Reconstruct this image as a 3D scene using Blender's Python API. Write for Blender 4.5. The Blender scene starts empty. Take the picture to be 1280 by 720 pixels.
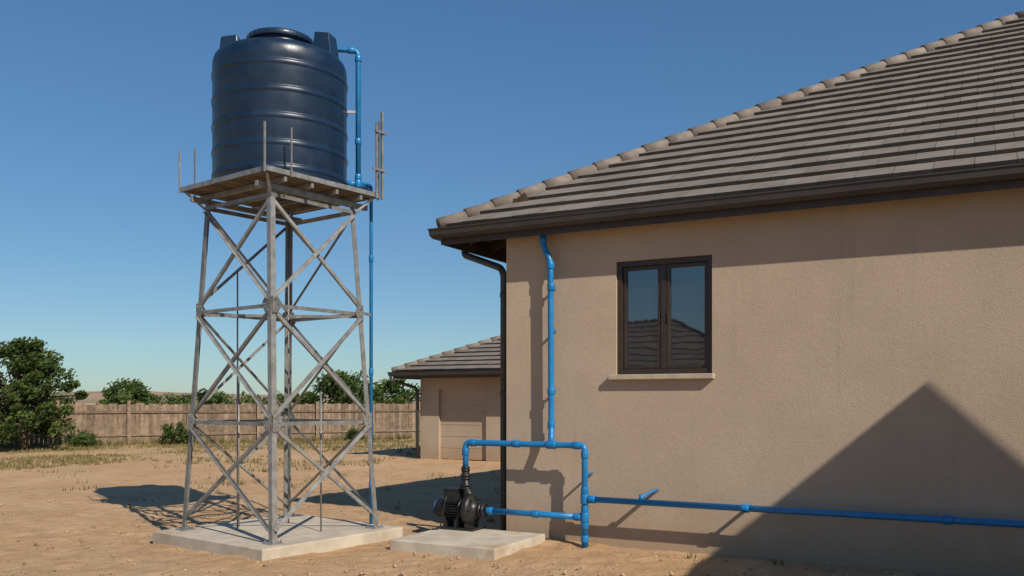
import bpy, math, random
from mathutils import Vector, noise
random.seed(7)
R = random.random
def U(a, b): return a + (b - a) * R()
scene = bpy.context.scene
V = Vector

# ------------------------------------------------------------------ mesh builder
class MB:
    def __init__(s):
        s.v = []; s.f = []; s.r = []; s.m = []; s.sm = []
    def add(s, vs, fs, rnd=None, mat=0, smooth=False):
        o = len(s.v); s.v.extend([tuple(p) for p in vs])
        if rnd is None: rnd = R()
        for f in fs:
            s.f.append([i + o for i in f]); s.r.append(rnd); s.m.append(mat); s.sm.append(smooth)
    def hexa(s, p, **k):   # 8 pts: bottom 4 ccw, top 4
        s.add(p, [(3, 2, 1, 0), (4, 5, 6, 7), (0, 1, 5, 4), (1, 2, 6, 5), (2, 3, 7, 6), (3, 0, 4, 7)], **k)
    def fbox(s, F, s0, s1, d0, d1, z0, z1, **k):
        s.hexa([F(s0, d0, z0), F(s1, d0, z0), F(s1, d1, z0), F(s0, d1, z0),
                F(s0, d0, z1), F(s1, d0, z1), F(s1, d1, z1), F(s0, d1, z1)], **k)
    def beam(s, p1, p2, w, h, up=(0, 0, 1), **k):
        p1 = V(p1); p2 = V(p2); ax = (p2 - p1).normalized(); up = V(up)
        u = ax.cross(up)
        if u.length < 1e-4: u = ax.cross(V((1, 0, 0)))
        u.normalize(); v = u.cross(ax)
        u = u * w / 2; v = v * h / 2
        s.hexa([p1 - u - v, p1 + u - v, p1 + u + v, p1 - u + v, p2 - u - v, p2 + u - v, p2 + u + v, p2 - u + v], **k)
    def angle(s, p1, p2, A, B, size, t, **k):
        p1 = V(p1); p2 = V(p2); ax = (p2 - p1).normalized()
        u = V(A) - ax * V(A).dot(ax); u.normalize()
        v = V(B) - ax * V(B).dot(ax); v = v - u * v.dot(u); v.normalize()
        pr = [(0, 0), (size, 0), (size, t), (t, t), (t, size), (0, size)]
        vs = [p + u * a + v * b for p in (p1, p2) for a, b in pr]
        fs = [(i, (i + 1) % 6, (i + 1) % 6 + 6, i + 6) for i in range(6)] + [(5, 4, 3, 2, 1, 0), (6, 7, 8, 9, 10, 11)]
        s.add(vs, fs, **k)
    def tube(s, pts, r, seg=14, caps=True, smooth=True, **k):
        pts = [V(p) for p in pts]; n = len(pts)
        rs = r if isinstance(r, (list, tuple)) else [r] * n
        t = [(pts[min(i + 1, n - 1)] - pts[max(i - 1, 0)]).normalized() for i in range(n)]
        u = t[0].orthogonal().normalized(); vs = []
        for i in range(n):
            u = (u - t[i] * u.dot(t[i])).normalized(); w = t[i].cross(u)
            for j in range(seg):
                a = 2 * math.pi * j / seg
                vs.append(pts[i] + (u * math.cos(a) + w * math.sin(a)) * rs[i])
        fs = [(i * seg + j, i * seg + (j + 1) % seg, (i + 1) * seg + (j + 1) % seg, (i + 1) * seg + j)
              for i in range(n - 1) for j in range(seg)]
        rn = k.pop('rnd', R())
        s.add(vs, fs, rnd=rn, smooth=smooth, **k)
        if caps:
            o = len(s.v) - len(vs)
            s.f.append([o + j for j in range(seg)][::-1]); s.r.append(rn); s.m.append(k.get('mat', 0)); s.sm.append(False)
            s.f.append([o + (n - 1) * seg + j for j in range(seg)]); s.r.append(rn); s.m.append(k.get('mat', 0)); s.sm.append(False)
    def lathe(s, prof, c, ax=(0, 0, 1), seg=96, smooth=True, **k):
        c = V(c); ax = V(ax).normalized(); u = ax.orthogonal().normalized(); w = ax.cross(u); vs = []
        for r, z in prof:
            for j in range(seg):
                a = 2 * math.pi * j / seg
                vs.append(c + ax * z + (u * math.cos(a) + w * math.sin(a)) * r)
        fs = [(i * seg + j, i * seg + (j + 1) % seg, (i + 1) * seg + (j + 1) % seg, (i + 1) * seg + j)
              for i in range(len(prof) - 1) for j in range(seg)]
        s.add(vs, fs, smooth=smooth, **k)
    def build(s, name, mats, parent=None, bevel=0):
        me = bpy.data.meshes.new(name); me.from_pydata(s.v, [], s.f)
        for m in (mats if isinstance(mats, (list, tuple)) else [mats]): me.materials.append(m)
        me.polygons.foreach_set('material_index', s.m)
        me.polygons.foreach_set('use_smooth', s.sm)
        at = me.color_attributes.new('rnd', 'FLOAT_COLOR', 'CORNER')
        buf = []
        for f, r in zip(s.f, s.r): buf.extend([r, r, r, 1.0] * len(f))
        at.data.foreach_set('color', buf)
        me.update()
        ob = bpy.data.objects.new(name, me); scene.collection.objects.link(ob)
        if parent: ob.parent = parent
        if bevel:
            b = ob.modifiers.new('Bevel', 'BEVEL'); b.width = bevel; b.segments = 2; b.limit_method = 'ANGLE'
        return ob

def empty(name):
    e = bpy.data.objects.new(name, None); e.empty_display_size = .3
    scene.collection.objects.link(e); return e

def rpath(pts, r, n=6):
    pts = [V(p) for p in pts]; out = [pts[0]]
    for i in range(1, len(pts) - 1):
        p0, p1, p2 = pts[i - 1:i + 2]
        d = min(r, (p0 - p1).length * .49, (p2 - p1).length * .49)
        a = p1 + (p0 - p1).normalized() * d; b = p1 + (p2 - p1).normalized() * d
        for j in range(n + 1):
            t = j / n
            out.append(a * (1 - t) ** 2 + p1 * 2 * t * (1 - t) + b * t * t)
    out.append(pts[-1]); return out

# ------------------------------------------------------------------ materials
def nodes(name):
    m = bpy.data.materials.new(name); m.use_nodes = True
    nt = m.node_tree; return m, nt, nt.nodes, nt.links, nt.nodes['Principled BSDF']
def noise_n(nt, co, scale, detail=6, rough=.6, dist=0):
    n = nt.nodes.new('ShaderNodeTexNoise'); n.inputs['Scale'].default_value = scale
    n.inputs['Detail'].default_value = detail; n.inputs['Roughness'].default_value = rough
    n.inputs['Distortion'].default_value = dist
    nt.links.new(co, n.inputs['Vector']); return n.outputs['Fac']
def mapr(nt, val, a, b, c=0., d=1., smooth=True):
    n = nt.nodes.new('ShaderNodeMapRange'); n.interpolation_type = 'SMOOTHSTEP' if smooth else 'LINEAR'
    n.inputs[1].default_value = a; n.inputs[2].default_value = b; n.inputs[3].default_value = c; n.inputs[4].default_value = d
    nt.links.new(val, n.inputs[0]); return n.outputs[0]
def mixc(nt, fac, a, b, mode='MIX'):
    n = nt.nodes.new('ShaderNodeMix'); n.data_type = 'RGBA'; n.blend_type = mode
    for val, idx in ((fac, 0), (a, 6), (b, 7)):
        if isinstance(val, (int, float)): n.inputs[idx].default_value = val
        elif isinstance(val, tuple): n.inputs[idx].default_value = (*val[:3], 1)
        else: nt.links.new(val, n.inputs[idx])
    return n.outputs[2]
def mth(nt, op, a, b=0.0):
    n = nt.nodes.new('ShaderNodeMath'); n.operation = op
    for i, x in enumerate((a, b)):
        if isinstance(x, (int, float)): n.inputs[i].default_value = x
        else: nt.links.new(x, n.inputs[i])
    return n.outputs[0]
def bumpn(nt, h, strength, dist, prev=None):
    b = nt.nodes.new('ShaderNodeBump'); b.inputs['Strength'].default_value = strength
    b.inputs['Distance'].default_value = dist; nt.links.new(h, b.inputs['Height'])
    if prev is not None: nt.links.new(prev, b.inputs['Normal'])
    return b.outputs[0]
def objco(nt):
    return nt.nodes.new('ShaderNodeTexCoord').outputs['Object']
def attr(nt):
    n = nt.nodes.new('ShaderNodeAttribute'); n.attribute_name = 'rnd'
    return n.outputs['Fac']

def make(name, c1, c2, scale=6, rough=.8, bump=.3, bscale=60, bdist=.004, rnd=0., metal=0., lo=.35, hi=.65,
         stain=None, stain_scale=1.2, stain_rng=(.55, .75), ior=1.45, coat=0):
    m, nt, N, L, bs = nodes(name); co = objco(nt)
    col = mixc(nt, mapr(nt, noise_n(nt, co, scale), lo, hi), c1, c2)
    if stain: col = mixc(nt, mapr(nt, noise_n(nt, co, stain_scale, 8, .65), *stain_rng), col, stain)
    if rnd:
        g = mapr(nt, attr(nt), 0, 1, 1 - rnd, 1 + rnd, False)
        cb = N.new('ShaderNodeCombineColor'); [L.new(g, cb.inputs[i]) for i in range(3)]
        col = mixc(nt, 1.0, col, cb.outputs[0], 'MULTIPLY')
    L.new(col, bs.inputs['Base Color'])
    L.new(mapr(nt, noise_n(nt, co, scale * 2.3), .3, .7, max(0, rough - .08), min(1, rough + .08)), bs.inputs['Roughness'])
    bs.inputs['Metallic'].default_value = metal; bs.inputs['IOR'].default_value = ior
    if coat: bs.inputs['Coat Weight'].default_value = coat
    if bump: L.new(bumpn(nt, noise_n(nt, co, bscale, 4), bump, bdist), bs.inputs['Normal'])
    return m

M_steel = make('galvanised_steel', (.30, .30, .29), (.205, .205, .20), 9, .48, .25, 90, .002, .22, .4, stain=(.16, .125, .09), stain_scale=6, stain_rng=(.64, .85))
M_deck = make('deck_timber', (.17, .13, .09), (.10, .075, .055), 12, .85, .5, 60, .004, .35)
M_conc = make('concrete', (.52, .46, .37), (.41, .35, .275), 3.5, .9, .5, 45, .006, 0, stain=(.38, .27, .17), stain_scale=1.7)
M_tile = make('roof_tile', (.205, .170, .145), (.165, .138, .118), 5, .85, .6, 40, .005, .12, stain=(.23, .195, .168), stain_scale=2, stain_rng=(.5, .8))
M_tedge_shade = make('roof_tile_edge_shade', (.050, .042, .037), (.038, .032, .028), 8, .9, .5, 50, .004, .2)  # near-black edge colour paints in the shade lines between tile courses
M_ridge = make('ridge_tile', (.23, .19, .16), (.165, .14, .118), 8, .85, .5, 50, .004, .15)
M_fascia = make('fascia_paint', (.050, .042, .038), (.038, .032, .029), 4, .5, .15, 80, .002, .05)
M_wood = make('rafter_timber', (.10, .062, .038), (.06, .038, .025), 10, .8, .3, 70, .003, .2)
M_frame = make('bronze_window_frame', (.042, .028, .020), (.032, .022, .016), 5, .4, .05, 80, .001, .05, ior=1.5)
M_dp = make('downpipe_paint', (.055, .056, .058), (.042, .043, .045), 4, .5, .1, 80, .001)
M_blue = make('blue_pvc', (.010, .18, .43), (.008, .145, .36), 7, .36, .08, 120, .001, .06, stain=(.05, .17, .27), stain_scale=5, stain_rng=(.6, .85))
M_pump = make('black_cast_iron', (.013, .013, .014), (.022, .021, .020), 12, .42, .3, 90, .002, .1, stain=(.06, .048, .036), stain_scale=8, stain_rng=(.62, .85))
M_fence = make('fence_timber', (.25, .175, .12), (.16, .115, .082), 5, .9, .3, 30, .006, .32)
M_bark = make('bark', (.12, .085, .055), (.07, .05, .035), 8, .9, .6, 30, .02, .1)
M_caster = make('shadow_caster_board', (.3, .25, .2), (.22, .18, .15), 5, .8, .2, 30, .004, .1)
M_stone = make('pebble', (.44, .32, .20), (.30, .20, .12), 20, .9, .3, 80, .003, .4)

# tank plastic
m, nt, N, L, bs = nodes('tank_plastic'); co = objco(nt)
c = mixc(nt, mapr(nt, noise_n(nt, co, 3, 6), .35, .65), (.005, .018, .044), (.008, .025, .058))
dust = mapr(nt, noise_n(nt, co, 1.4, 9, .7), .5, .8, 0, .08)
c = mixc(nt, dust, c, (.10, .09, .08))
mp = N.new('ShaderNodeMapping'); mp.inputs['Scale'].default_value = (9, 9, .6); L.new(co, mp.inputs[0])
c = mixc(nt, mapr(nt, noise_n(nt, mp.outputs[0], 1.5, 6, .6), .55, .8, 0, .06), c, (.10, .11, .12))
L.new(c, bs.inputs['Base Color'])
L.new(mapr(nt, noise_n(nt, co, 6, 6), .3, .7, .30, .42), bs.inputs['Roughness'])
L.new(bumpn(nt, noise_n(nt, co, 5, 3), .25, .01), bs.inputs['Normal'])
M_tank = m

# stucco
def stucco(name, c1, c2, dirt):
    m, nt, N, L, bs = nodes(name); co = objco(nt)
    col = mixc(nt, mapr(nt, noise_n(nt, co, 1.1, 8, .6), .3, .7), c1, c2)
    col = mixc(nt, mapr(nt, noise_n(nt, co, 55, 4, .7), .35, .75, 0, .4), col, tuple(x * .70 for x in c1))
    sp = N.new('ShaderNodeSeparateXYZ'); L.new(co, sp.inputs[0])
    z = mth(nt, 'ADD', sp.outputs[2], mth(nt, 'MULTIPLY', noise_n(nt, co, 2.6, 8, .7), -.9))
    col = mixc(nt, mapr(nt, z, -.42, .12, .75, 0), col, dirt)
    mp = N.new('ShaderNodeMapping'); mp.inputs['Scale'].default_value = (5, 5, .35); L.new(co, mp.inputs[0])
    col = mixc(nt, mapr(nt, noise_n(nt, mp.outputs[0], 1.5, 6, .6), .55, .8, 0, .22), col, tuple(x * .62 for x in c2))
    L.new(col, bs.inputs['Base Color']); bs.inputs['Roughness'].default_value = .92
    b1 = bumpn(nt, noise_n(nt, co, 75, 5, .7), .6, .008)
    b2 = bumpn(nt, noise_n(nt, co, 14, 4), .25, .010, b1)
    L.new(b2, bs.inputs['Normal']); return m
M_wall = stucco('stucco', (.465, .362, .268), (.41, .317, .232), (.35, .24, .15))
M_sill = make('sill_plaster', (.47, .38, .29), (.39, .31, .235), 6, .9, .4, 60, .004)
M_wall2 = stucco('stucco_outbuilding', (.46, .36, .265), (.40, .31, .228), (.35, .24, .15))

# glass
m, nt, N, L, bs = nodes('window_glass'); co = objco(nt)
bs.inputs['Base Color'].default_value = (.008, .010, .012, 1); bs.inputs['Roughness'].default_value = .02
bs.inputs['IOR'].default_value = 2.7
L.new(bumpn(nt, noise_n(nt, co, 1.3, 2), .06, .02), bs.inputs['Normal'])
M_glass = m

def leafmat(name, dark, light, dry):
    m, nt, N, L, bs = nodes(name); co = objco(nt)
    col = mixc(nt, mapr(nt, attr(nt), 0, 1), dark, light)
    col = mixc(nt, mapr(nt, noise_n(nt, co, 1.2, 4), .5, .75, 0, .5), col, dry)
    L.new(col, bs.inputs['Base Color']); bs.inputs['Roughness'].default_value = .6
    bs.inputs['Specular IOR Level'].default_value = .25
    tr = N.new('ShaderNodeBsdfTranslucent'); L.new(col, tr.inputs[0])
    ms = N.new('ShaderNodeMixShader'); ms.inputs[0].default_value = .3
    L.new(bs.outputs[0], ms.inputs[1]); L.new(tr.outputs[0], ms.inputs[2])
    L.new(ms.outputs[0], nt.nodes['Material Output'].inputs[0]); return m
M_leaf = leafmat('leaves', (.030, .056, .013), (.115, .165, .038), (.12, .13, .045))
M_grass = leafmat('grass_blades', (.15, .13, .045), (.28, .23, .095), (.36, .26, .13))

# ground
m, nt, N, L, bs = nodes('sandy_soil'); co = objco(nt)
sand = mixc(nt, mapr(nt, noise_n(nt, co, .45, 9, .62), .32, .68), (.52, .325, .172), (.60, .405, .24))
sand = mixc(nt, mapr(nt, noise_n(nt, co, 2.2, 8, .7, .6), .45, .72, 0, .65), sand, (.42, .245, .125))
sand = mixc(nt, mapr(nt, noise_n(nt, co, 28, 6, .7), .5, .8, 0, .5), sand, (.34, .20, .105))
sp = N.new('ShaderNodeSeparateXYZ'); L.new(co, sp.inputs[0])
yy = mth(nt, 'ADD', sp.outputs[1], mth(nt, 'MULTIPLY', sp.outputs[0], -.45))
nz = noise_n(nt, co, .28, 8, .68)
mask = mapr(nt, mth(nt, 'ADD', yy, mth(nt, 'MULTIPLY', mth(nt, 'SUBTRACT', nz, .5), 34)), 28, 41)
far = mapr(nt, sp.outputs[1], 70, 140, 1, 0)
mask = mth(nt, 'MULTIPLY', mask, far)
gr = mixc(nt, mapr(nt, noise_n(nt, co, 3.5, 8, .7), .35, .65), (.24, .20, .075), (.42, .30, .15))
col = mixc(nt, mth(nt, 'MULTIPLY', mask, .65), sand, gr)
L.new(col, bs.inputs['Base Color']); bs.inputs['Roughness'].default_value = .95
bs.inputs['Specular IOR Level'].default_value = .15
b1 = bumpn(nt, noise_n(nt, co, 26, 8, .75), .9, .025)
b2 = bumpn(nt, noise_n(nt, co, 3.5, 8, .7, .5), .9, .08, b1)
L.new(b2, bs.inputs['Normal'])
M_ground = m
M_hill = make('dry_hills', (.36, .24, .15), (.22, .18, .10), .02, .95, 0)

# ------------------------------------------------------------------ frames
HW = V((.880, -.4746, 0)).normalized()
def frame(O, w):
    O = V((O[0], O[1], 0)); w = V((w[0], w[1], 0)).normalized(); n = V((w.y, -w.x, 0))
    return lambda s, d, z: O + w * s + n * d + V((0, 0, z))
H = frame((-.067, 10.55), HW)     # main house: s along front wall, d outward, z up

def clip(poly, f):
    out = []
    for i in range(len(poly)):
        a = poly[i]; b = poly[(i + 1) % len(poly)]; fa = f(a); fb = f(b)
        if fa >= 0: out.append(a)
        if (fa >= 0) != (fb >= 0):
            t = fa / (fa - fb); out.append((a[0] + (b[0] - a[0]) * t, a[1] + (b[1] - a[1]) * t))
    return out

def ring(mb, F, s0, s1, d0, d1, prof, **k):
    """sweep closed profile (outset, z) round a rectangle with mitred corners"""
    vs = []
    for o, z in prof:
        vs += [F(s0 - o, d1 + o, z), F(s1 + o, d1 + o, z), F(s1 + o, d0 - o, z), F(s0 - o, d0 - o, z)]
    n = len(prof)
    fs = [(i * 4 + j, i * 4 + (j + 1) % 4, ((i + 1) % n) * 4 + (j + 1) % 4, ((i + 1) % n) * 4 + j)
          for i in range(n) for j in range(4)]
    mb.add(vs, fs, **k)

def hip_roof(F, parent, Lw, D, o1, o2, ze, sl, tw, cb, rafters=True, guttw=.1):
    s0, s1, dF, dB = -o2, Lw + o2, o1, -(D + o1)
    W = dF - dB; LL = s1 - s0; half = W / 2
    tiles = MB()
    sides = [(lambda x, b: (s0 + x, dF - b), LL), (lambda x, b: (s1 - b, dF - x), W),
             (lambda x, b: (s1 - x, dB + b), LL), (lambda x, b: (s0 + b, dB + x), W)]
    for fn, ln in sides:
        k = 0
        while k * cb < half - .02:
            b0 = k * cb; b1 = min(b0 + cb, half)
            x = -tw * (.5 if k % 2 else 0) - U(0, .02)
            rowj = U(-.002, .002)
            while x < ln:
                w = tw - .004
                poly = [(x, b0), (x + w, b0), (x + w, b1), (x, b1)]
                poly = clip(poly, lambda p: p[0] - p[1]); poly = clip(poly, lambda p: ln - p[1] - p[0]) if poly else []
                if len(poly) >= 3:
                    jz = U(-.0025, .0025) + rowj
                    top = []; bot = []; low = []
                    for px, pb in poly:
                        isl = pb < b0 + 1e-6
                        bb = pb if not isl else pb - .012
                        z = ze + sl * bb + .054 - .044 * (pb - b0) / cb + jz
                        s_, d_ = fn(px, bb); top.append(F(s_, d_, z))
                        s_, d_ = fn(px, bb + (.014 if isl else 0)); bot.append(F(s_, d_, z - .046)); low.append(isl)
                    n = len(top); rn = R()
                    tiles.add(top, [tuple(range(n))], rnd=rn)
                    for i in range(n):
                        j = (i + 1) % n
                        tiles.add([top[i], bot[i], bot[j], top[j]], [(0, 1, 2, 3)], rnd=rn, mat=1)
                x += tw
            k += 1
    tiles.build('roof_tiles', [M_tile, M_tedge_shade], parent)
    u = MB()
    e = .03
    zr = ze + sl * half - .015; zb = ze - .015
    c = [F(s0 + e, dF - e, zb), F(s1 - e, dF - e, zb), F(s1 - e, dB + e, zb), F(s0 + e, dB + e, zb),
         F(s0 + half, dF - half, zr), F(s1 - half, dF - half, zr)]
    u.add(c, [(0, 1, 5, 4), (2, 3, 4, 5), (1, 2, 5), (3, 0, 4)])
    if rafters:
        hgt = .11
        n = int((D) / .6)
        for i in range(n):
            d = -.35 - i * .6
            u.beam(F(s0 + .05, d, ze - .08), F(.1, d, ze + sl * (o2 + .1) - .11), .045, hgt)
        n = int(Lw / .6)
        for i in range(n):
            s = .3 + i * .6
            if o1 > .3: u.beam(F(s, dF - .05, ze - .08), F(s, -.1, ze + sl * (o1 + .1) - .11), .045, hgt)
        u.beam(F(s0 + .1, dF - .1, ze - .09), F(.05, dF - o2 - .15, ze + sl * (o2 + .05) - .12), .06, .13)
    u.build('rafters_and_sarking', M_wood, parent)
    r = MB()
    def caps(p, q):
        p = V(p); q = V(q); n = max(1, int((q - p).length / .36)); up = V((0, 0, .016))
        for i in range(n):
            a = p.lerp(q, i / n) + up; b = p.lerp(q, (i + 1.12) / n)
            r.tube([a, b], [.090, .080], 12)
    zt = ze + .015
    A = F(s0 + half, dF - half, ze + sl * half + .015); B = F(s1 - half, dF - half, ze + sl * half + .015)
    caps(F(s0, dF, zt), A); caps(F(s0, dB, zt), A); caps(F(s1, dF, zt), B); caps(F(s1, dB, zt), B); caps(A, B)
    r.build('ridge_caps', M_ridge, parent)
    g = MB()
    ring(g, F, s0, s1, dB, dF, [(-.045, ze - .02), (-.045, ze - .20), (-.018, ze - .20), (-.018, ze - .02)])
    gw = guttw
    ring(g, F, s0, s1, dB, dF, [(-.014, ze - .015), (-.014, ze - .135), (gw * .55, ze - .135), (gw * .85, ze - .095), (gw * .9, ze - .04),
                                (gw, ze - .03), (gw, ze - .015), (gw * .8, ze - .018), (gw * .75, ze - .08), (0.0, ze - .12), (0.0, ze - .015)])
    g.build('gutter_and_fascia', M_fascia, parent)

def walls(F, parent, Lw, D, h, op, matl, o2, sl, ze, o1):
    w = MB(); t = .22
    s0, s1, z0, z1 = op
    w.fbox(F, 0, s0, -t, 0, -.3, h); w.fbox(F, s1, Lw, -t, 0, -.3, h)
    w.fbox(F, s0, s1, -t, 0, z1, h)
    if z0 > 0: w.fbox(F, s0, s1, -t, 0, -.3, z0)
    w.fbox(F, 0, t, -D + t, -t, -.3, h); w.fbox(F, Lw - t, Lw, -D + t, -t, -.3, h)
    w.fbox(F, 0, Lw, -D, -D + t, -.3, h)
    hh = ze + sl * o2 - .05
    if hh > h + .05:
        e = (hh - h) / sl + .1
        w.fbox(F, 0, t, -D + e, -e, h, hh); w.fbox(F, Lw - t, Lw, -D + e, -e, h, hh)
    w.build('walls', matl, parent)

# ================================================================== MAIN HOUSE
house = empty('stucco_house')
ZE, SL = 3.74, .58
WS0, WS1, WZ0, WZ1 = 1.405, 2.495, 1.935, 3.20
walls(H, house, 14, 12, ZE + SL * .25 - .06, (WS0, WS1, WZ0, WZ1), M_wall, .8, SL, ZE, .25)
hip_roof(H, house, 14, 12, .25, .8, ZE, SL, .34, .30)
wd = MB()
def win_frame(s0, s1, z0, z1, d0, d1, w):
    wd.fbox(H, s0, s0 + w, d0, d1, z0, z1); wd.fbox(H, s1 - w, s1, d0, d1, z0, z1)
    wd.fbox(H, s0 + w, s1 - w, d0, d1 - .001, z0, z0 + w); wd.fbox(H, s0 + w, s1 - w, d0, d1 - .001, z1 - w, z1)
e = .003
win_frame(WS0 + e, WS1 - e, WZ0 + e, WZ1 - e, -.13, -.03, .055)
mid = (WS0 + WS1) / 2 - .01
wd.fbox(H, mid - .028, mid + .028, -.125, -.05, WZ0 + .059, WZ1 - .059)
win_frame(WS0 + .061, mid - .031, WZ0 + .061, WZ1 - .061, -.115, -.06, .038)
win_frame(mid + .031, WS1 - .061, WZ0 + .061, WZ1 - .061, -.115, -.06, .038)
wd.fbox(H, mid - .058, mid - .041, -.06, -.038, 2.50, 2.62); wd.fbox(H, mid + .041, mid + .058, -.06, -.038, 2.50, 2.62)
wd.build('window_frame', M_frame, house, .003)
gl = MB()
gl.fbox(H, WS0 + .09, mid - .06, -.096, -.09, WZ0 + .09, WZ1 - .09)
gl.fbox(H, mid + .06, WS1 - .09, -.096, -.09, WZ0 + .09, WZ1 - .09)
gl.build('window_glass', M_glass, house)
si = MB(); si.fbox(H, WS0 - .07, WS1 + .03, -.1, .075, WZ0 - .06, WZ0 - .002); si.build('window_sill', M_sill, house, .008)
dp = MB()
dp.tube(rpath([H(-.86, -.45, ZE - .13), H(-.86, -.45, ZE - .22), H(-.09, -.10, ZE - .50), H(-.09, -.10, .05)], .13), .043, 16)
for z in (.5, 1.7, 2.9): dp.tube([H(-.09, -.10, z), H(-.09, -.10, z + .05)], .05, 16); dp.fbox(H, -.09, -.001, -.115, -.085, z + .01, z + .04)
dp.build('downpipe', M_dp, house)

# ================================================================== OUTBUILDING
ob = empty('garage_outbuilding')
G = frame((-2.6, 25.0), HW)
walls(G, ob, 6, 5.5, 2.47 + .44 * .57 - .08, (.62, 2.15, 0, 1.95), M_wall2, .57, .44, 2.45, .57)
hip_roof(G, ob, 6, 5.5, .57, .57, 2.45, .44, .34, .30)
gd = MB()
gd.fbox(G, .62, 2.15, -.14, -.09, 0, 1.95)
for i in range(1, 6): gd.fbox(G, .64, 2.13, -.09, -.082, i * .325 - .012, i * .325 + .012)
gd.build('garage_door', M_wall2, ob)
d2 = MB()
d2.tube(rpath([G(-.6, .6, 2.33), G(-.6, .6, 2.22), G(-.06, .06, 1.98), G(-.06, .06, .02)], .12), .045, 12)
d2.build('downpipe', M_dp, ob)

# ================================================================== NEIGHBOUR (behind camera, seen in glass)
nb = empty('neighbour_house')
K = lambda s, d, z: V((-23, -4.5, 0)) + V((.69, -.72, 0)) * s + V((.72, .69, 0)) * d + V((0, 0, z))
walls(K, nb, 11, 8, 2.6, (3, 4.6, .9, 2.1), M_wall2, .5, .5, 2.5, .5)
hip_roof(K, nb, 11, 8, .5, .5, 2.5, .62, .6, .45, False)
x = MB(); x.fbox(K, 3, 4.6, -.1, -.06, .9, 2.1); x.build('window', M_glass, nb)

# unseen gabled block, added right of frame to throw the gable shadow on the wall
sh = empty('gable_shadow_caster')
s = MB()
S0, S1, D0, D1, ZS = 6.95, 9.5, 1.9, 3.3, 3.74
s.fbox(H, S0, S1, D0, D1, -.2, ZS)
s.build('shadow_caster_walls', M_wall2, sh)
s = MB()
sm = (S0 + S1) / 2; rz = ZS + (sm - S0) * .95
for a, b in ((S0 - .12, sm), (S1 + .12, sm)):
    s.hexa([H(a, D0 - .1, ZS - .1), H(a, D1 + .1, ZS - .1), H(b, D1 + .1, rz), H(b, D0 - .1, rz),
            H(a, D0 - .1, ZS - .04), H(a, D1 + .1, ZS - .04), H(b, D1 + .1, rz + .06), H(b, D0 - .1, rz + .06)])
s.add([H(S0, D0 + .01, ZS), H(S1, D0 + .01, ZS), H(sm, D0 + .01, rz), H(S0, D1 - .01, ZS), H(S1, D1 - .01, ZS), H(sm, D1 - .01, rz)], [(0, 1, 2), (3, 4, 5)])
s.build('shadow_caster_roof', M_caster, sh)

# ================================================================== TOWER
tw = empty('steel_tank_tower')
TC = V((-2.758, 10.496, 0)); TA = V((-.79, .61, 0)).normalized(); TB = V((.61, .79, 0)).normalized()
def T(a, b, z): return TC + TA * a + TB * b + V((0, 0, z))
slab = MB(); slab.fbox(lambda s_, d_, z_: T(s_, d_, z_), -1.05, 1.03, -1.04, 1.0, -.15, .115)
slab.build('concrete_slab', M_conc, tw, .012)
ZB, ZT = .127, 4.0
def hs(z):
    t = (z - ZB) / (ZT - ZB); return .86 + (.61 - .86) * t, .77 + (.61 - .77) * t
def leg(sa, sb, z):
    a, b = hs(z); return T(sa * a, sb * b, z)
st = MB()
for sa in (-1, 1):
    for sb in (-1, 1):
        st.angle(leg(sa, sb, ZB), leg(sa, sb, ZT), TA * -sa, TB * -sb, .066, .008)
        a, b = hs(ZB)
        st.fbox(T, sa * a - .08 - sa * .03, sa * a + .08 - sa * .03, sb * b - .08 - sb * .03, sb * b + .08 - sb * .03, .116, .128)
        for i in (-1, 1):
            for j in (-1, 1):
                st.tube([T(sa * a + i * .058 - sa * .03, sb * b + j * .058 - sb * .03, .12), T(sa * a + i * .058 - sa * .03, sb * b + j * .058 - sb * .03, .155)], .009, 6, smooth=False)
levels = [.20, 1.41, 2.70, 3.93]
faces = [((-1, -1), (1, -1), -TB), ((-1, 1), (1, 1), TB), ((-1, -1), (-1, 1), -TA), ((1, -1), (1, 1), TA)]
for c0, c1, out in faces:
    for zi, z in enumerate(levels[1:]):
        p = leg(*c0, z) + out * .004; q = leg(*c1, z) + out * .004
        st.angle(p, q, V((0, 0, -1)), -out, .042, .005)
    for i in range(3):
        za, zb = levels[i] + .03, levels[i + 1] - .05
        p, q = leg(*c0, za), leg(*c1, zb); dr = (q - p).normalized()
        st.angle(p + out * .010 + dr * .03, q + out * .010 - dr * .03, V((0, 0, 1)), out, .036, .005)
        p, q = leg(*c1, za), leg(*c0, zb); dr = (q - p).normalized()
        st.angle(p - out * .012 + dr * .03, q - out * .012 - dr * .03, V((0, 0, 1)), -out, .036, .005)
    for z in levels[1:3]:
        for cc, oo in ((c0, c1), (c1, c0)):
            p = leg(*cc, z); dr = (leg(*oo, z) - p).normalized()
            g0 = p + out * .017 + dr * .003
            a = g0 + V((0, 0, -.10)); b = g0 + V((0, 0, .085))
            pts = [a, a + dr * .065, g0 + dr * .12 + V((0, 0, -.03)), g0 + dr * .12 + V((0, 0, .02)), b + dr * .065, b]
            vs = pts + [x + out * .006 for x in pts]
            st.add(vs, [tuple(range(6)), tuple(range(11, 5, -1))] + [(i, (i + 1) % 6, (i + 1) % 6 + 6, i + 6) for i in range(6)])
            for k_ in ((.025, -.07), (.025, .05), (.08, 0), (.05, -.045), (.05, .035)):
                c_ = g0 + dr * k_[0] + V((0, 0, k_[1]))
                st.tube([c_, c_ + out * .016], .009, 6, smooth=False)
for z in (1.40, 2.68):
    st.angle(leg(-1, -1, z), leg(1, 1, z), V((0, 0, -1)), TA, .034, .004)
    st.angle(leg(-1, 1, z - .012), leg(1, -1, z - .012), V((0, 0, -1)), TA, .034, .004)
st.build('lattice_legs_and_braces', M_steel, tw)
cd = MB()
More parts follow.
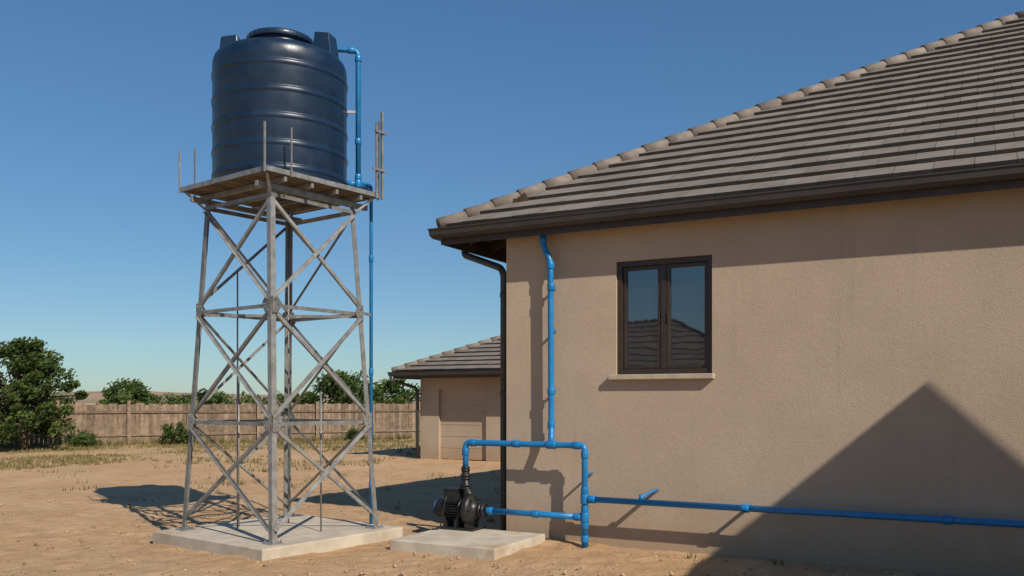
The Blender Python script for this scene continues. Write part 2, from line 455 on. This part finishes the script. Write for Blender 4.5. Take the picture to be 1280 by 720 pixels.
for a, b, z0, z1 in ((.43, -.3, .1, 3.2), (.52, -.22, .1, 1.9), (-.55, .15, .1, 1.75), (.30, .35, .1, 4.0)):
    cd.tube([T(a, b, z0), T(a, b, z1)], .010, 8)
cd.build('conduits', M_steel, tw)
pf = MB(); P = .82
for b in (-.55, -.18, .18, .55): pf.beam(T(-P + .02, b, 4.055), T(P - .02, b, 4.055), .035, .055)
for a in (-.62, .62): pf.beam(T(a, -P + .02, 3.99), T(a, P - .02, 3.99), .045, .06)
for sb in (-1, 1): pf.angle(T(-P, sb * P, 4.148), T(P, sb * P, 4.148), V((0, 0, -1)), TB * -sb, .055, .007)
for sa in (-1, 1): pf.angle(T(sa * P, -P, 4.150), T(sa * P, P, 4.150), V((0, 0, -1)), TA * -sa, .055, .007)
for sa in (-1, 1):
    for sb in (-1, 1):
        pf.beam(T(sa * (P - .05), sb * (P - .05), 4.09), leg(sa, sb, 3.90), .028, .028)
pf.build('platform_frame', M_steel, tw)
dk = MB(); y = -P + .012
while y < P - .1:
    w = U(.115, .13)
    dk.fbox(T, y, min(y + w, P - .012), -P + .012, P - .012, 4.088, 4.118 + U(0, .004)); y += w + .012
dk.build('deck_boards', M_deck, tw)
gp = MB()
def post(a, b, h, r=.013): gp.beam(T(a, b, 4.08), T(a, b, 4.15 + h), r * 2, r * 2, TA)
post(P, -P, .44, .008); post(P, -P + .2, .50, .008)
post(-P + .012, -P - .012, .46, .010); post(-P - .014, -P + .32, .47, .008)
post(-P - .02, P - .06, .84, .010); post(-P - .02, P + .03, .98, .014); post(-P + .05, P + .03, .88, .012)
gp.beam(T(-P - .04, P - .1, 4.88), T(-P - .04, P + .08, 4.88), .02, .03); gp.beam(T(-P - .04, P - .14, 4.42), T(-P - .04, P + .08, 4.42), .02, .025)
gp.build('guard_posts', M_steel, tw)

# ================================================================== TANK
tk = empty('water_tank')
z0 = 4.121; r0 = .775
prof = [(0, 0), (.70, 0), (.755, .008), (r0, .04)]
for zr in [.13, .40, .70, 1.0, 1.30]:
    prof += [(r0, zr - .05), (r0 + .002, zr - .038), (r0 + .010, zr - .030), (r0 + .012, zr - .018), (r0 + .012, zr + .004), (r0 + .008, zr + .014), (r0 - .004, zr + .022), (r0 - .007, zr + .034), (r0, zr + .05)]
prof += [(r0, 1.42), (.772, 1.47), (.757, 1.515), (.728, 1.55), (.68, 1.575), (.60, 1.592), (.48, 1.61), (.39, 1.62), (.36, 1.625), (.35, 1.64), (.35, 1.755)]
t = MB(); t.lathe(prof, TC + V((0, 0, z0)), seg=128); t.build('tank_body', M_tank, tk)
t = MB()
t.lathe([(0.33, 1.745), (.385, 1.745), (.392, 1.755), (.392, 1.80), (.38, 1.815), (.33, 1.82), (.325, 1.835), (.30, 1.845), (.10, 1.86), (0, 1.862)], TC + V((0, 0, z0)), seg=96)
t.lathe([(.345, 1.66), (.372, 1.665), (.372, 1.70), (.345, 1.705)], TC + V((0, 0, z0)), seg=96)
for i in range(30):
    a = i * math.pi / 15; dr = V((math.cos(a), math.sin(a), 0))
    t.beam(TC + dr * .393 + V((0, 0, z0 + 1.755)), TC + dr * .393 + V((0, 0, z0 + 1.80)), .014, .012, dr)
t.build('tank_lid', M_tank, tk)
t = MB()
for ang in (184, -14, 88):
    a = math.radians(ang); dr = V((math.cos(a), math.sin(a), 0)); tg = V((-dr.y, dr.x, 0)); cc = TC + dr * .575 + V((0, 0, z0))
    zl, zh = 1.48, 1.84
    t.hexa([cc - dr * .12 - tg * .12 + V((0, 0, zl)), cc + dr * .14 - tg * .12 + V((0, 0, zl)), cc + dr * .14 + tg * .12 + V((0, 0, zl)), cc - dr * .12 + tg * .12 + V((0, 0, zl)),
            cc - dr * .09 - tg * .10 + V((0, 0, zh)), cc + dr * .10 - tg * .10 + V((0, 0, zh - .03)), cc + dr * .10 + tg * .10 + V((0, 0, zh - .03)), cc - dr * .09 + tg * .10 + V((0, 0, zh))])
t.build('lifting_lugs', M_tank, tk, .015)

# tank pipework
tp = empty('tank_supply_pipe')
p = MB(); pr = .032
X0, Y0 = -1.845, 10.56; ztop = 5.84
p.tube(rpath([(-2.16, 10.50, 5.60), (-2.13, 10.51, ztop), (X0, Y0, ztop), (X0, Y0, 4.24)], .07), pr, 16)
p.tube(rpath([(-2.02, 10.53, 4.24), (X0, Y0, 4.24), (-1.76, 10.88, 4.24)], .01), pr * .9, 16)
p.tube(rpath([(X0, Y0, 4.26), (-1.745, 10.90, 4.30), (-1.745, 10.90, -.05)], .06), .022, 14)
def coup(q, ax, r, l=.07):
    q = V(q); ax = V(ax).normalized(); p.tube([q - ax * l / 2, q - ax * l / 2.3, q + ax * l / 2.3, q + ax * l / 2], [r * .93, r, r, r * .93], 16)
coup((X0, Y0, 5.74), (0, 0, 1), .041); coup((X0, Y0, 4.75), (0, 0, 1), .039); coup((X0, Y0, 4.32), (0, 0, 1), .041)
coup((-1.93, 10.545, ztop), (1, .15, 0), .041); coup((-1.93, 10.55, 4.24), (1, .15, 0), .041)
coup((X0, Y0, 4.24), (0, 0, 1), .043, .09)
for z in (.6, 2.0, 3.4): coup((-1.745, 10.90, z), (0, 0, 1), .029, .08)
p.build('pipe', M_blue, tp)
b = MB()
for z in (1.41, 2.7): b.beam(leg(-1, 1, z), V((-1.745, 10.90, z)), .02, .03)
b.beam(V((X0, Y0, 5.1)), V((-2.0, 10.53, 5.1)), .02, .03)
b.build('brackets', M_steel, tp)

# ================================================================== PUMP PIPEWORK
pp = empty('blue_water_pipes')
p = MB(); PD = .22; SP, SR = -.438, 1.118; ZTp = 1.14; R1 = .035
p.tube(rpath([H(SP, PD, .80), H(SP, PD, ZTp), H(SR, PD, ZTp), H(SR, PD, -.08)], .06), R1, 18)
p.tube([H(-.16, PD, .34), H(SR, PD, .34)], R1 * .98, 18)
p.tube([H(SR, PD, .545), H(13.9, PD, .545)], R1 * .96, 18)
p.tube(rpath([H(.55, .12, 3.76), H(.55, .12, 3.42), H(.645, .12, 3.27), H(.655, .12, 1.32), H(.70, PD, ZTp)], .09), R1, 18)
def cp(s_, d_, z_, ax, r=.044, l=.08):
    q = H(s_, d_, z_); ax = {'s': HW, 'z': V((0, 0, 1)), 'd': V((HW.y, -HW.x, 0))}[ax]
    p.tube([q - ax * l / 2, q - ax * l / 2.3, q + ax * l / 2.3, q + ax * l / 2], [r * .94, r, r, r * .94], 18)
for a in [(SP, PD, 1.03, 'z'), (SP + .1, PD, ZTp, 's'), (SR - .1, PD, ZTp, 's'), (SR, PD, 1.04, 'z'), (.25, PD, ZTp, 's'),
          (SR - .09, PD, .34, 's'), (SR, PD, .43, 'z'), (SR, PD, .25, 'z'), (SR, PD, .64, 'z'), (SR, PD, .10, 'z'), (SR + .09, PD, .545, 's'), (-.1, PD, .34, 's'), (.5, PD, .34, 's'),
          (2.9, PD, .545, 's'), (4.75, PD, .545, 's'), (.651, .12, 2.95, 'z'), (.653, .12, 1.75, 'z')]:
    cp(*a)
cp(.55, .12, 3.5, 'z'); cp(.646, .12, 3.2, 'z'); cp(.655, .12, 1.36, 'z'); cp(SR, PD, .545, 'z', .048, .11); cp(SR, PD, .34, 'z', .048, .11); cp(.705, PD, ZTp, 's', .048, .12)
p.tube(rpath([H(1.78, PD, .545), H(1.80, PD, .61), H(1.87, .10, .66), H(1.89, .0, .66)], .03), .016, 12)
p.tube([H(1.78, PD, .56), H(1.78, PD, .63)], .024, 12)
p.build('pipes', M_blue, pp)
b = MB()
for z in (2.95, 1.75, 2.45):
    b.fbox(H, .645, .66, .001, .10, z - .015, z + .015)
for s_ in (1.75, 2.9, 4.55, 6.2): b.fbox(H, s_ - .012, s_ + .012, .001, PD - .03, .53, .56)
b.fbox(H, 1.11, 1.13, .001, PD - .03, .81, .83)
b.build('pipe_brackets', M_blue, pp)

# ================================================================== PUMP
pu = empty('water_pump')
s = MB(); s.fbox(H, -.76, .58, .12, 1.31, -.15, .105); s.build('concrete_plinth', M_conc, pu, .012)
p = MB(); AX = HW; zc = .345; PDc = PD + .02
def C(s_, z_=zc, d_=PDc): return H(s_, d_, z_)
def lat(prof, **k): p.lathe([(r, x) for x, r in prof], C(0), AX, 40, **k)
lat([(-.80, 0), (-.80, .09), (-.785, .112), (-.70, .118), (-.695, .124), (-.69, .105), (-.47, .105), (-.465, .13), (-.45, .13), (-.45, .06), (-.40, .06)])
for i in range(26):
    a = 2 * math.pi * i / 26; u = V((0, 0, math.cos(a))) + V((HW.y, -HW.x, 0)) * math.sin(a)
    p.beam(C(-.685) + u * .118, C(-.475) + u * .118, .008, .034, u)
lat([(-.405, 0), (-.405, .12), (-.395, .175), (-.375, .195), (-.33, .195), (-.305, .18), (-.295, .13), (-.27, .10), (-.235, .075), (-.225, .075), (-.225, .0)])
lat([(-.225, .03), (-.225, .088), (-.195, .088), (-.195, .06), (-.18, .06), (-.18, .085), (-.155, .085), (-.155, .03)])
for i in range(8):
    a = 2 * math.pi * i / 8; u = V((0, 0, math.cos(a))) + V((HW.y, -HW.x, 0)) * math.sin(a)
    p.tube([C(-.31) + u * .155, C(-.28) + u * .155], .012, 6, smooth=False)
    p.tube([C(-.235) + u * .073, C(-.145) + u * .073], .007, 6, smooth=False)
p.tube([C(-.355, .43, PD + .01), C(-.40, .54, PD), C(SP, .60, PD), C(SP, .83, PD)], [.085, .062, .05, .047], 20)
for z_, r_ in ((.585, .075), (.62, .075), (.70, .062), (.735, .062), (.80, .055), (.83, .05)):
    p.tube([C(SP, z_, PD), C(SP, z_ + .022, PD)], r_, 20)
for i in range(6):
    a = i * math.pi / 3; u = HW * math.cos(a) + V((HW.y, -HW.x, 0)) * math.sin(a)
    p.tube([C(SP, .575, PD) + u * .062, C(SP, .655, PD) + u * .062], .007, 6, smooth=False)
p.fbox(H, -.68, -.50, PDc - .07, PDc + .09, .43, .575); p.fbox(H, -.69, -.49, PDc - .08, PDc + .10, .575, .59)
p.fbox(H, -.50, -.47, PDc - .10, PDc + .10, .13, .30); p.fbox(H, -.68, -.65, PDc - .10, PDc + .10, .13, .27); p.fbox(H, -.37, -.32, PDc - .12, PDc + .12, .13, .25)
p.fbox(H, -.74, -.24, PDc - .15, PDc + .15, .106, .132)
p.tube(rpath([C(-.60, .50, PDc + .07), C(-.60, .49, PDc + .17), C(-.66, .12, PDc + .20), C(-.74, .115, PDc + .26)], .06), .01, 8)
p.build('pump_body', M_pump, pu)
p = MB(); p.lathe([(.0, -.86), (.07, -.86), (.09, -.845), (.095, -.805), (.0, -.80)], C(0), AX, 32)
M_bluedk = make('dark_blue_paint', (.012, .05, .10), (.02, .05, .09), 8, .5, .1, 60, .001)
p.build('fan_cover', M_bluedk, pu)

# ================================================================== GROUND
def coords(lo, a, b, hi, st, g=1.13):
    m_ = []; x_ = a
    while x_ <= b: m_.append(x_); x_ += st
    l = []; x_ = a; d_ = st
    while x_ > lo: d_ *= g; x_ -= d_; l.append(x_)
    h = []; x_ = m_[-1]; d_ = st
    while x_ < hi: d_ *= g; x_ += d_; h.append(x_)
    return l[::-1] + m_ + h
xs = coords(-900, -6.5, 5.5, 900, .06); ys = coords(-300, 8, 14.5, 1500, .06)
# a few shallow footprints wandering past the slabs
prints = []
for (x0, y0, x1, y1, n_) in ((-7.5, 12.5, -.9, 8.4, 13), (-5.2, 8.6, -4.9, 13.5, 9), (.6, 8.5, 3.0, 8.3, 5)):
    for i in range(n_):
        t_ = i / (n_ - 1); dx, dy = x1 - x0, y1 - y0; l_ = math.hypot(dx, dy); sg = .11 if i % 2 else -.11
        prints.append((x0 + dx * t_ - dy / l_ * sg + U(-.05, .05), y0 + dy * t_ + dx / l_ * sg + U(-.05, .05), dx / l_, dy / l_))
g = MB(); vs = []
for y_ in ys:
    for x_ in xs:
        q = V((x_, y_, 0))
        z_ = .030 * noise.noise(q * .55) + .018 * noise.noise(q * 1.9) + .018 * noise.noise(q * 5.0) - .012
        r_ = V((x_ + .067, y_ - 10.55, 0)); s_ = r_.dot(HW); d_ = r_.dot(V((HW.y, -HW.x, 0)))
        if s_ > -.3 and -.5 < d_ < .6: z_ += .035 * math.exp(-(max(d_, 0) / .18) ** 2) * (.6 + .8 * noise.noise(q * 2.2))
        if 8 < y_ < 14 and -8 < x_ < 4:
            for px, py, ux, uy in prints:
                a_ = (x_ - px) * ux + (y_ - py) * uy; b_ = -(x_ - px) * uy + (y_ - py) * ux
                k_ = (a_ / .15) ** 2 + (b_ / .07) ** 2
                if k_ < 5: z_ -= .026 * math.exp(-k_) - .009 * math.exp(-(k_ - 2.2) ** 2)
        if y_ > 120: z_ = -.02
        vs.append((x_, y_, z_))
nx = len(xs)
g.add(vs, [(j * nx + i, j * nx + i + 1, (j + 1) * nx + i + 1, (j + 1) * nx + i) for j in range(len(ys) - 1) for i in range(nx - 1)], smooth=True)
g.build('ground', M_ground)
h = MB(); vs = []; n = 120
for j, (yy_, sc) in enumerate(((420, 0), (480, .6), (560, 1.0), (700, 0))):
    for i in range(n + 1):
        x_ = -700 + i * 1400 / n
        vs.append((x_, yy_, -1 + sc * (5.5 + 5 * noise.noise(V((x_ * .006, 3.1, 0))) + 1.2 * noise.noise(V((x_ * .05, 1, 0))))))
h.add(vs, [(j * (n + 1) + i, j * (n + 1) + i + 1, (j + 1) * (n + 1) + i + 1, (j + 1) * (n + 1) + i) for j in range(3) for i in range(n)], smooth=True)
h.build('hills', M_hill)

pb = MB()
def onslab(x_, y_):
    q = V((x_, y_, 0)) - TC
    if abs(q.dot(TA)) < 1.10 and abs(q.dot(TB)) < 1.08: return True
    q = V((x_ + .067, y_ - 10.55, 0)); s_ = q.dot(HW); d_ = q.dot(V((HW.y, -HW.x, 0)))
    return (d_ < .02 and s_ > -.05) or (-.78 < s_ < .6 and .1 < d_ < 1.33)
for i in range(4600):
    y_ = 8.2 + (R() ** 1.7) * 12; x_ = U(-.62, .62) * y_
    if onslab(x_, y_): continue
    r_ = .005 + .024 * R() ** 5
    vs = []
    for k_ in range(6):
        vs.append(V(((1, 0, 0), (-1, 0, 0), (0, 1, 0), (0, -1, 0), (0, 0, .7), (0, 0, -.7))[k_]) * r_ * U(.7, 1.2))
    a = U(0, 6.28); ca, sa_ = math.cos(a), math.sin(a)
    vs = [(x_ + v_.x * ca - v_.y * sa_, y_ + v_.x * sa_ + v_.y * ca, v_.z + r_ * .2 - .004) for v_ in vs]
    pb.add(vs, [(0, 2, 4), (2, 1, 4), (1, 3, 4), (3, 0, 4), (2, 0, 5), (1, 2, 5), (3, 1, 5), (0, 3, 5)], smooth=True)
pb.build('gravel', M_stone)

# ================================================================== FENCE
fe = empty('timber_fence')
f = MB(); A = V((-27.5, 25.9, 0)); B = V((9, 44.7, 0)); dr = (B - A).normalized(); ln = (B - A).length; nn = V((dr.y, -dr.x, 0))
x_ = 0; FH = 1.50
while x_ < ln:
    w = U(.13, .15); h_ = FH + U(-.035, .03); q = A + dr * x_
    f.beam(q + dr * w / 2 + nn * U(-.004, .004) + V((0, 0, -.05)), q + dr * (w / 2 + U(-.012, .012)) + V((0, 0, h_)), .02, w, dr)
    x_ += w + .010
f.build('pickets', M_fence, fe)
f = MB()
for z_ in (.35, 1.2): f.beam(A + nn * .035 + V((0, 0, z_)), B + nn * .035 + V((0, 0, z_)), .05, .08)
x_ = .8
while x_ < ln:
    q = A + dr * x_ + nn * .09; f.beam(q + V((0, 0, -.1)), q + V((0, 0, FH + .10 + U(-.02, .03))), .11, .11, dr, rnd=U(.6, 1)); x_ += 2.35
f.build('posts_and_rails', M_fence, fe)

# ================================================================== VEGETATION
def leafcloud(mb, cen, rad, n, size, dark=0., squash=1.):
    for _ in range(n):
        d_ = V((random.gauss(0, 1), random.gauss(0, 1), random.gauss(0, 1))).normalized() * (R() ** .45)
        q = V(cen) + V((d_.x * rad, d_.y * rad, d_.z * rad * squash))
        if q.z < .03: continue
        a_ = V((U(-1, 1), U(-1, 1), U(-1, 1))).normalized(); b_ = a_.orthogonal().normalized(); c_ = a_.cross(b_)
        l_ = size * U(.6, 1.4); w_ = l_ * .5
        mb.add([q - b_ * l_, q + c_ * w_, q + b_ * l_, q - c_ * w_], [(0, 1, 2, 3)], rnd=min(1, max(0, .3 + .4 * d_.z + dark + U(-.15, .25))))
def tree(name, base, h_, rx, n_cl, n_leaf, size, low=.25, trunk=.12, cmin=.14, cmax=.34):
    e_ = empty(name); base = V((base[0], base[1], 0)); bk = MB(); lf = MB()
    top = base + V((U(-.1, .1) * rx, 0, h_ * .55))
    tr = [base + V((0, 0, -.1)), base + V((U(-.08, .08), U(-.08, .08), h_ * .2)), top]
    bk.tube(tr, [trunk, trunk * .8, trunk * .4], 10)
    for i in range(n_cl):
        a_ = U(0, 6.283); t_ = (i + R()) / n_cl; zz = low + (1 - low) * t_
        prof_ = math.sin(math.pi * min(1, .22 + .78 * (zz - low) / (1 - low) * .95)) ** .6
        rr = rx * prof_ * (R() ** .5) * U(.6, 1.0)
        cen = base + V((math.cos(a_) * rr, math.sin(a_) * rr, h_ * (zz * .88)))
        cr = rx * U(cmin, cmax)
        st_ = tr[1].lerp(top, R()); mid_ = st_.lerp(cen, .5) + V((0, 0, U(-.1, .15)))
        bk.tube([st_, mid_, cen], [trunk * .3, trunk * .18, trunk * .07], 6, caps=False)
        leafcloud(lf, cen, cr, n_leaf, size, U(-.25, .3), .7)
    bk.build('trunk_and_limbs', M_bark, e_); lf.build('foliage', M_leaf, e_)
tree('leafy_tree', (-15.95, 28.8), 4.0, 2.05, 95, 150, .07, .15, .14, .09, .27)
tree('leafy_tree', (-22.5, 51), 2.9, 2.2, 50, 90, .12, .15)
tree('leafy_tree', (-18.3, 52), 2.35, 1.9, 36, 80, .12, .1)
tree('leafy_tree', (-9.3, 48), 3.3, 2.4, 60, 90, .12, .15)
tree('leafy_tree', (-7.0, 52), 3.2, 1.9, 40, 80, .12, .1)
tree('leafy_tree', (-14.2, 60), 2.3, 2.0, 30, 80, .13, .1)
def shrub(x_, y_, h_, r_):
    mb = MB()
    for _ in range(16):
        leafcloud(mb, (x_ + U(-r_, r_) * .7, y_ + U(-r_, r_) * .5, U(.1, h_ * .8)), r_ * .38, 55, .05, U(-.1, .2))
    for _ in range(8):
        mb.tube([(x_, y_, 0), (x_ + U(-r_, r_) * .7, y_ + U(-.3, .3), h_ * U(.5, .9))], [.015, .005], 5, caps=False, rnd=.1)
    mb.build('shrub', M_leaf)
shrub(-15.1, 31.2, .55, .55); shrub(-12.6, 32.6, .95, .42); shrub(-12.2, 33.0, .6, .5); shrub(-18.0, 29.0, .7, .7); shrub(-6.4, 36.0, .5, .4)
mb = MB()
for i in range(46):
    x_ = U(-150, 90); y_ = U(120, 190)
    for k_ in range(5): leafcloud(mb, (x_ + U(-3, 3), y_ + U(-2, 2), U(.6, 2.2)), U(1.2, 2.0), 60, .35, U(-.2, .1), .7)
mb.build('distant_trees', M_leaf)
gb = MB()
def tuft(x_, y_, n, h_, sp_):
    rn = R()
    for _ in range(n):
        a_ = U(0, 6.283); bx, by = x_ + U(-sp_, sp_), y_ + U(-sp_, sp_); hh = h_ * U(.5, 1.2); ln_ = hh * U(.1, .6); w_ = .006 + .0005 * y_
        dx, dy = math.cos(a_), math.sin(a_)
        gb.add([(bx - dy * w_, by + dx * w_, -.02), (bx + dy * w_, by - dx * w_, -.02), (bx + dx * ln_, by + dy * ln_, hh)], [(0, 1, 2)], rnd=min(1, max(0, rn + U(-.25, .25))))
cnt = 0
while cnt < 2300:
    y_ = U(16, 41); x_ = U(-.62, .05) * y_
    q = V((x_, y_, 0)); k_ = (y_ - .45 * x_) + 26 * noise.noise(q * .28)
    if (B - A).cross(q - A).z > -.2 and R() < .8: continue
    if k_ < 36 + U(-8, 6):
        if R() > .02: continue
    if (q - V((-2.6, 25, 0))).dot(HW) > -.2 and y_ > 20 and x_ > -3.5: continue
    tuft(x_, y_, 7, U(.04, .11), .17); cnt += 1
for i in range(800):
    t_ = R(); q = A.lerp(B, t_) + nn * U(.1, .6)
    tuft(q.x, q.y, 6, U(.10, .30), .12)
for (x_, y_) in ((-4.9, 11.9), (.9, 9.9), (2.7, 8.9), (-5.8, 13.4), (-.3, 12.0), (-3.6, 15.8), (1.9, 9.3), (-1.7, 13.3)):
    tuft(x_, y_, 10, .07, .06)
gb.build('grass', M_grass)

# ================================================================== LIGHT, SKY, CAMERA
EL = math.radians(38); hd = V((-.58, .815)).normalized()
world = bpy.data.worlds.new('World'); scene.world = world; world.use_nodes = True
nt = world.node_tree; bg = nt.nodes['Background']
sky = nt.nodes.new('ShaderNodeTexSky'); sky.sky_type = 'NISHITA'; sky.sun_disc = False
sky.sun_elevation = EL; sky.sun_rotation = math.atan2(-hd.x, -hd.y)
sky.air_density = 1.0; sky.dust_density = .2; sky.ozone_density = 3.0
gm = nt.nodes.new('ShaderNodeGamma'); gm.inputs[1].default_value = .70; nt.links.new(sky.outputs[0], gm.inputs[0])
hsv = nt.nodes.new('ShaderNodeHueSaturation'); hsv.inputs['Saturation'].default_value = 1.3; nt.links.new(gm.outputs[0], hsv.inputs['Color'])
tint = mixc(nt, 1.0, hsv.outputs[0], (.80, 1.03, 1.20), 'MULTIPLY')
nt.links.new(tint, bg.inputs[0]); bg.inputs[1].default_value = .125
sun = bpy.data.lights.new('sun', 'SUN'); sun.energy = 5.0; sun.angle = math.radians(.5); sun.color = (1, .905, .765)
so = bpy.data.objects.new('sun', sun); scene.collection.objects.link(so)
dirv = V((hd.x * math.cos(EL), hd.y * math.cos(EL), -math.sin(EL)))
so.rotation_euler = dirv.to_track_quat('-Z', 'Y').to_euler()
cam = bpy.data.cameras.new('camera'); cam.lens = 30.94; cam.sensor_width = 36; cam.shift_y = 140 / 1280; cam.clip_end = 3000
co_ = bpy.data.objects.new('camera', cam); scene.collection.objects.link(co_)
co_.location = (0, 0, 1.65); co_.rotation_euler = (math.radians(90), 0, 0); scene.camera = co_
scene.view_settings.view_transform = 'Standard'; scene.view_settings.look = 'None'; scene.view_settings.exposure = 0
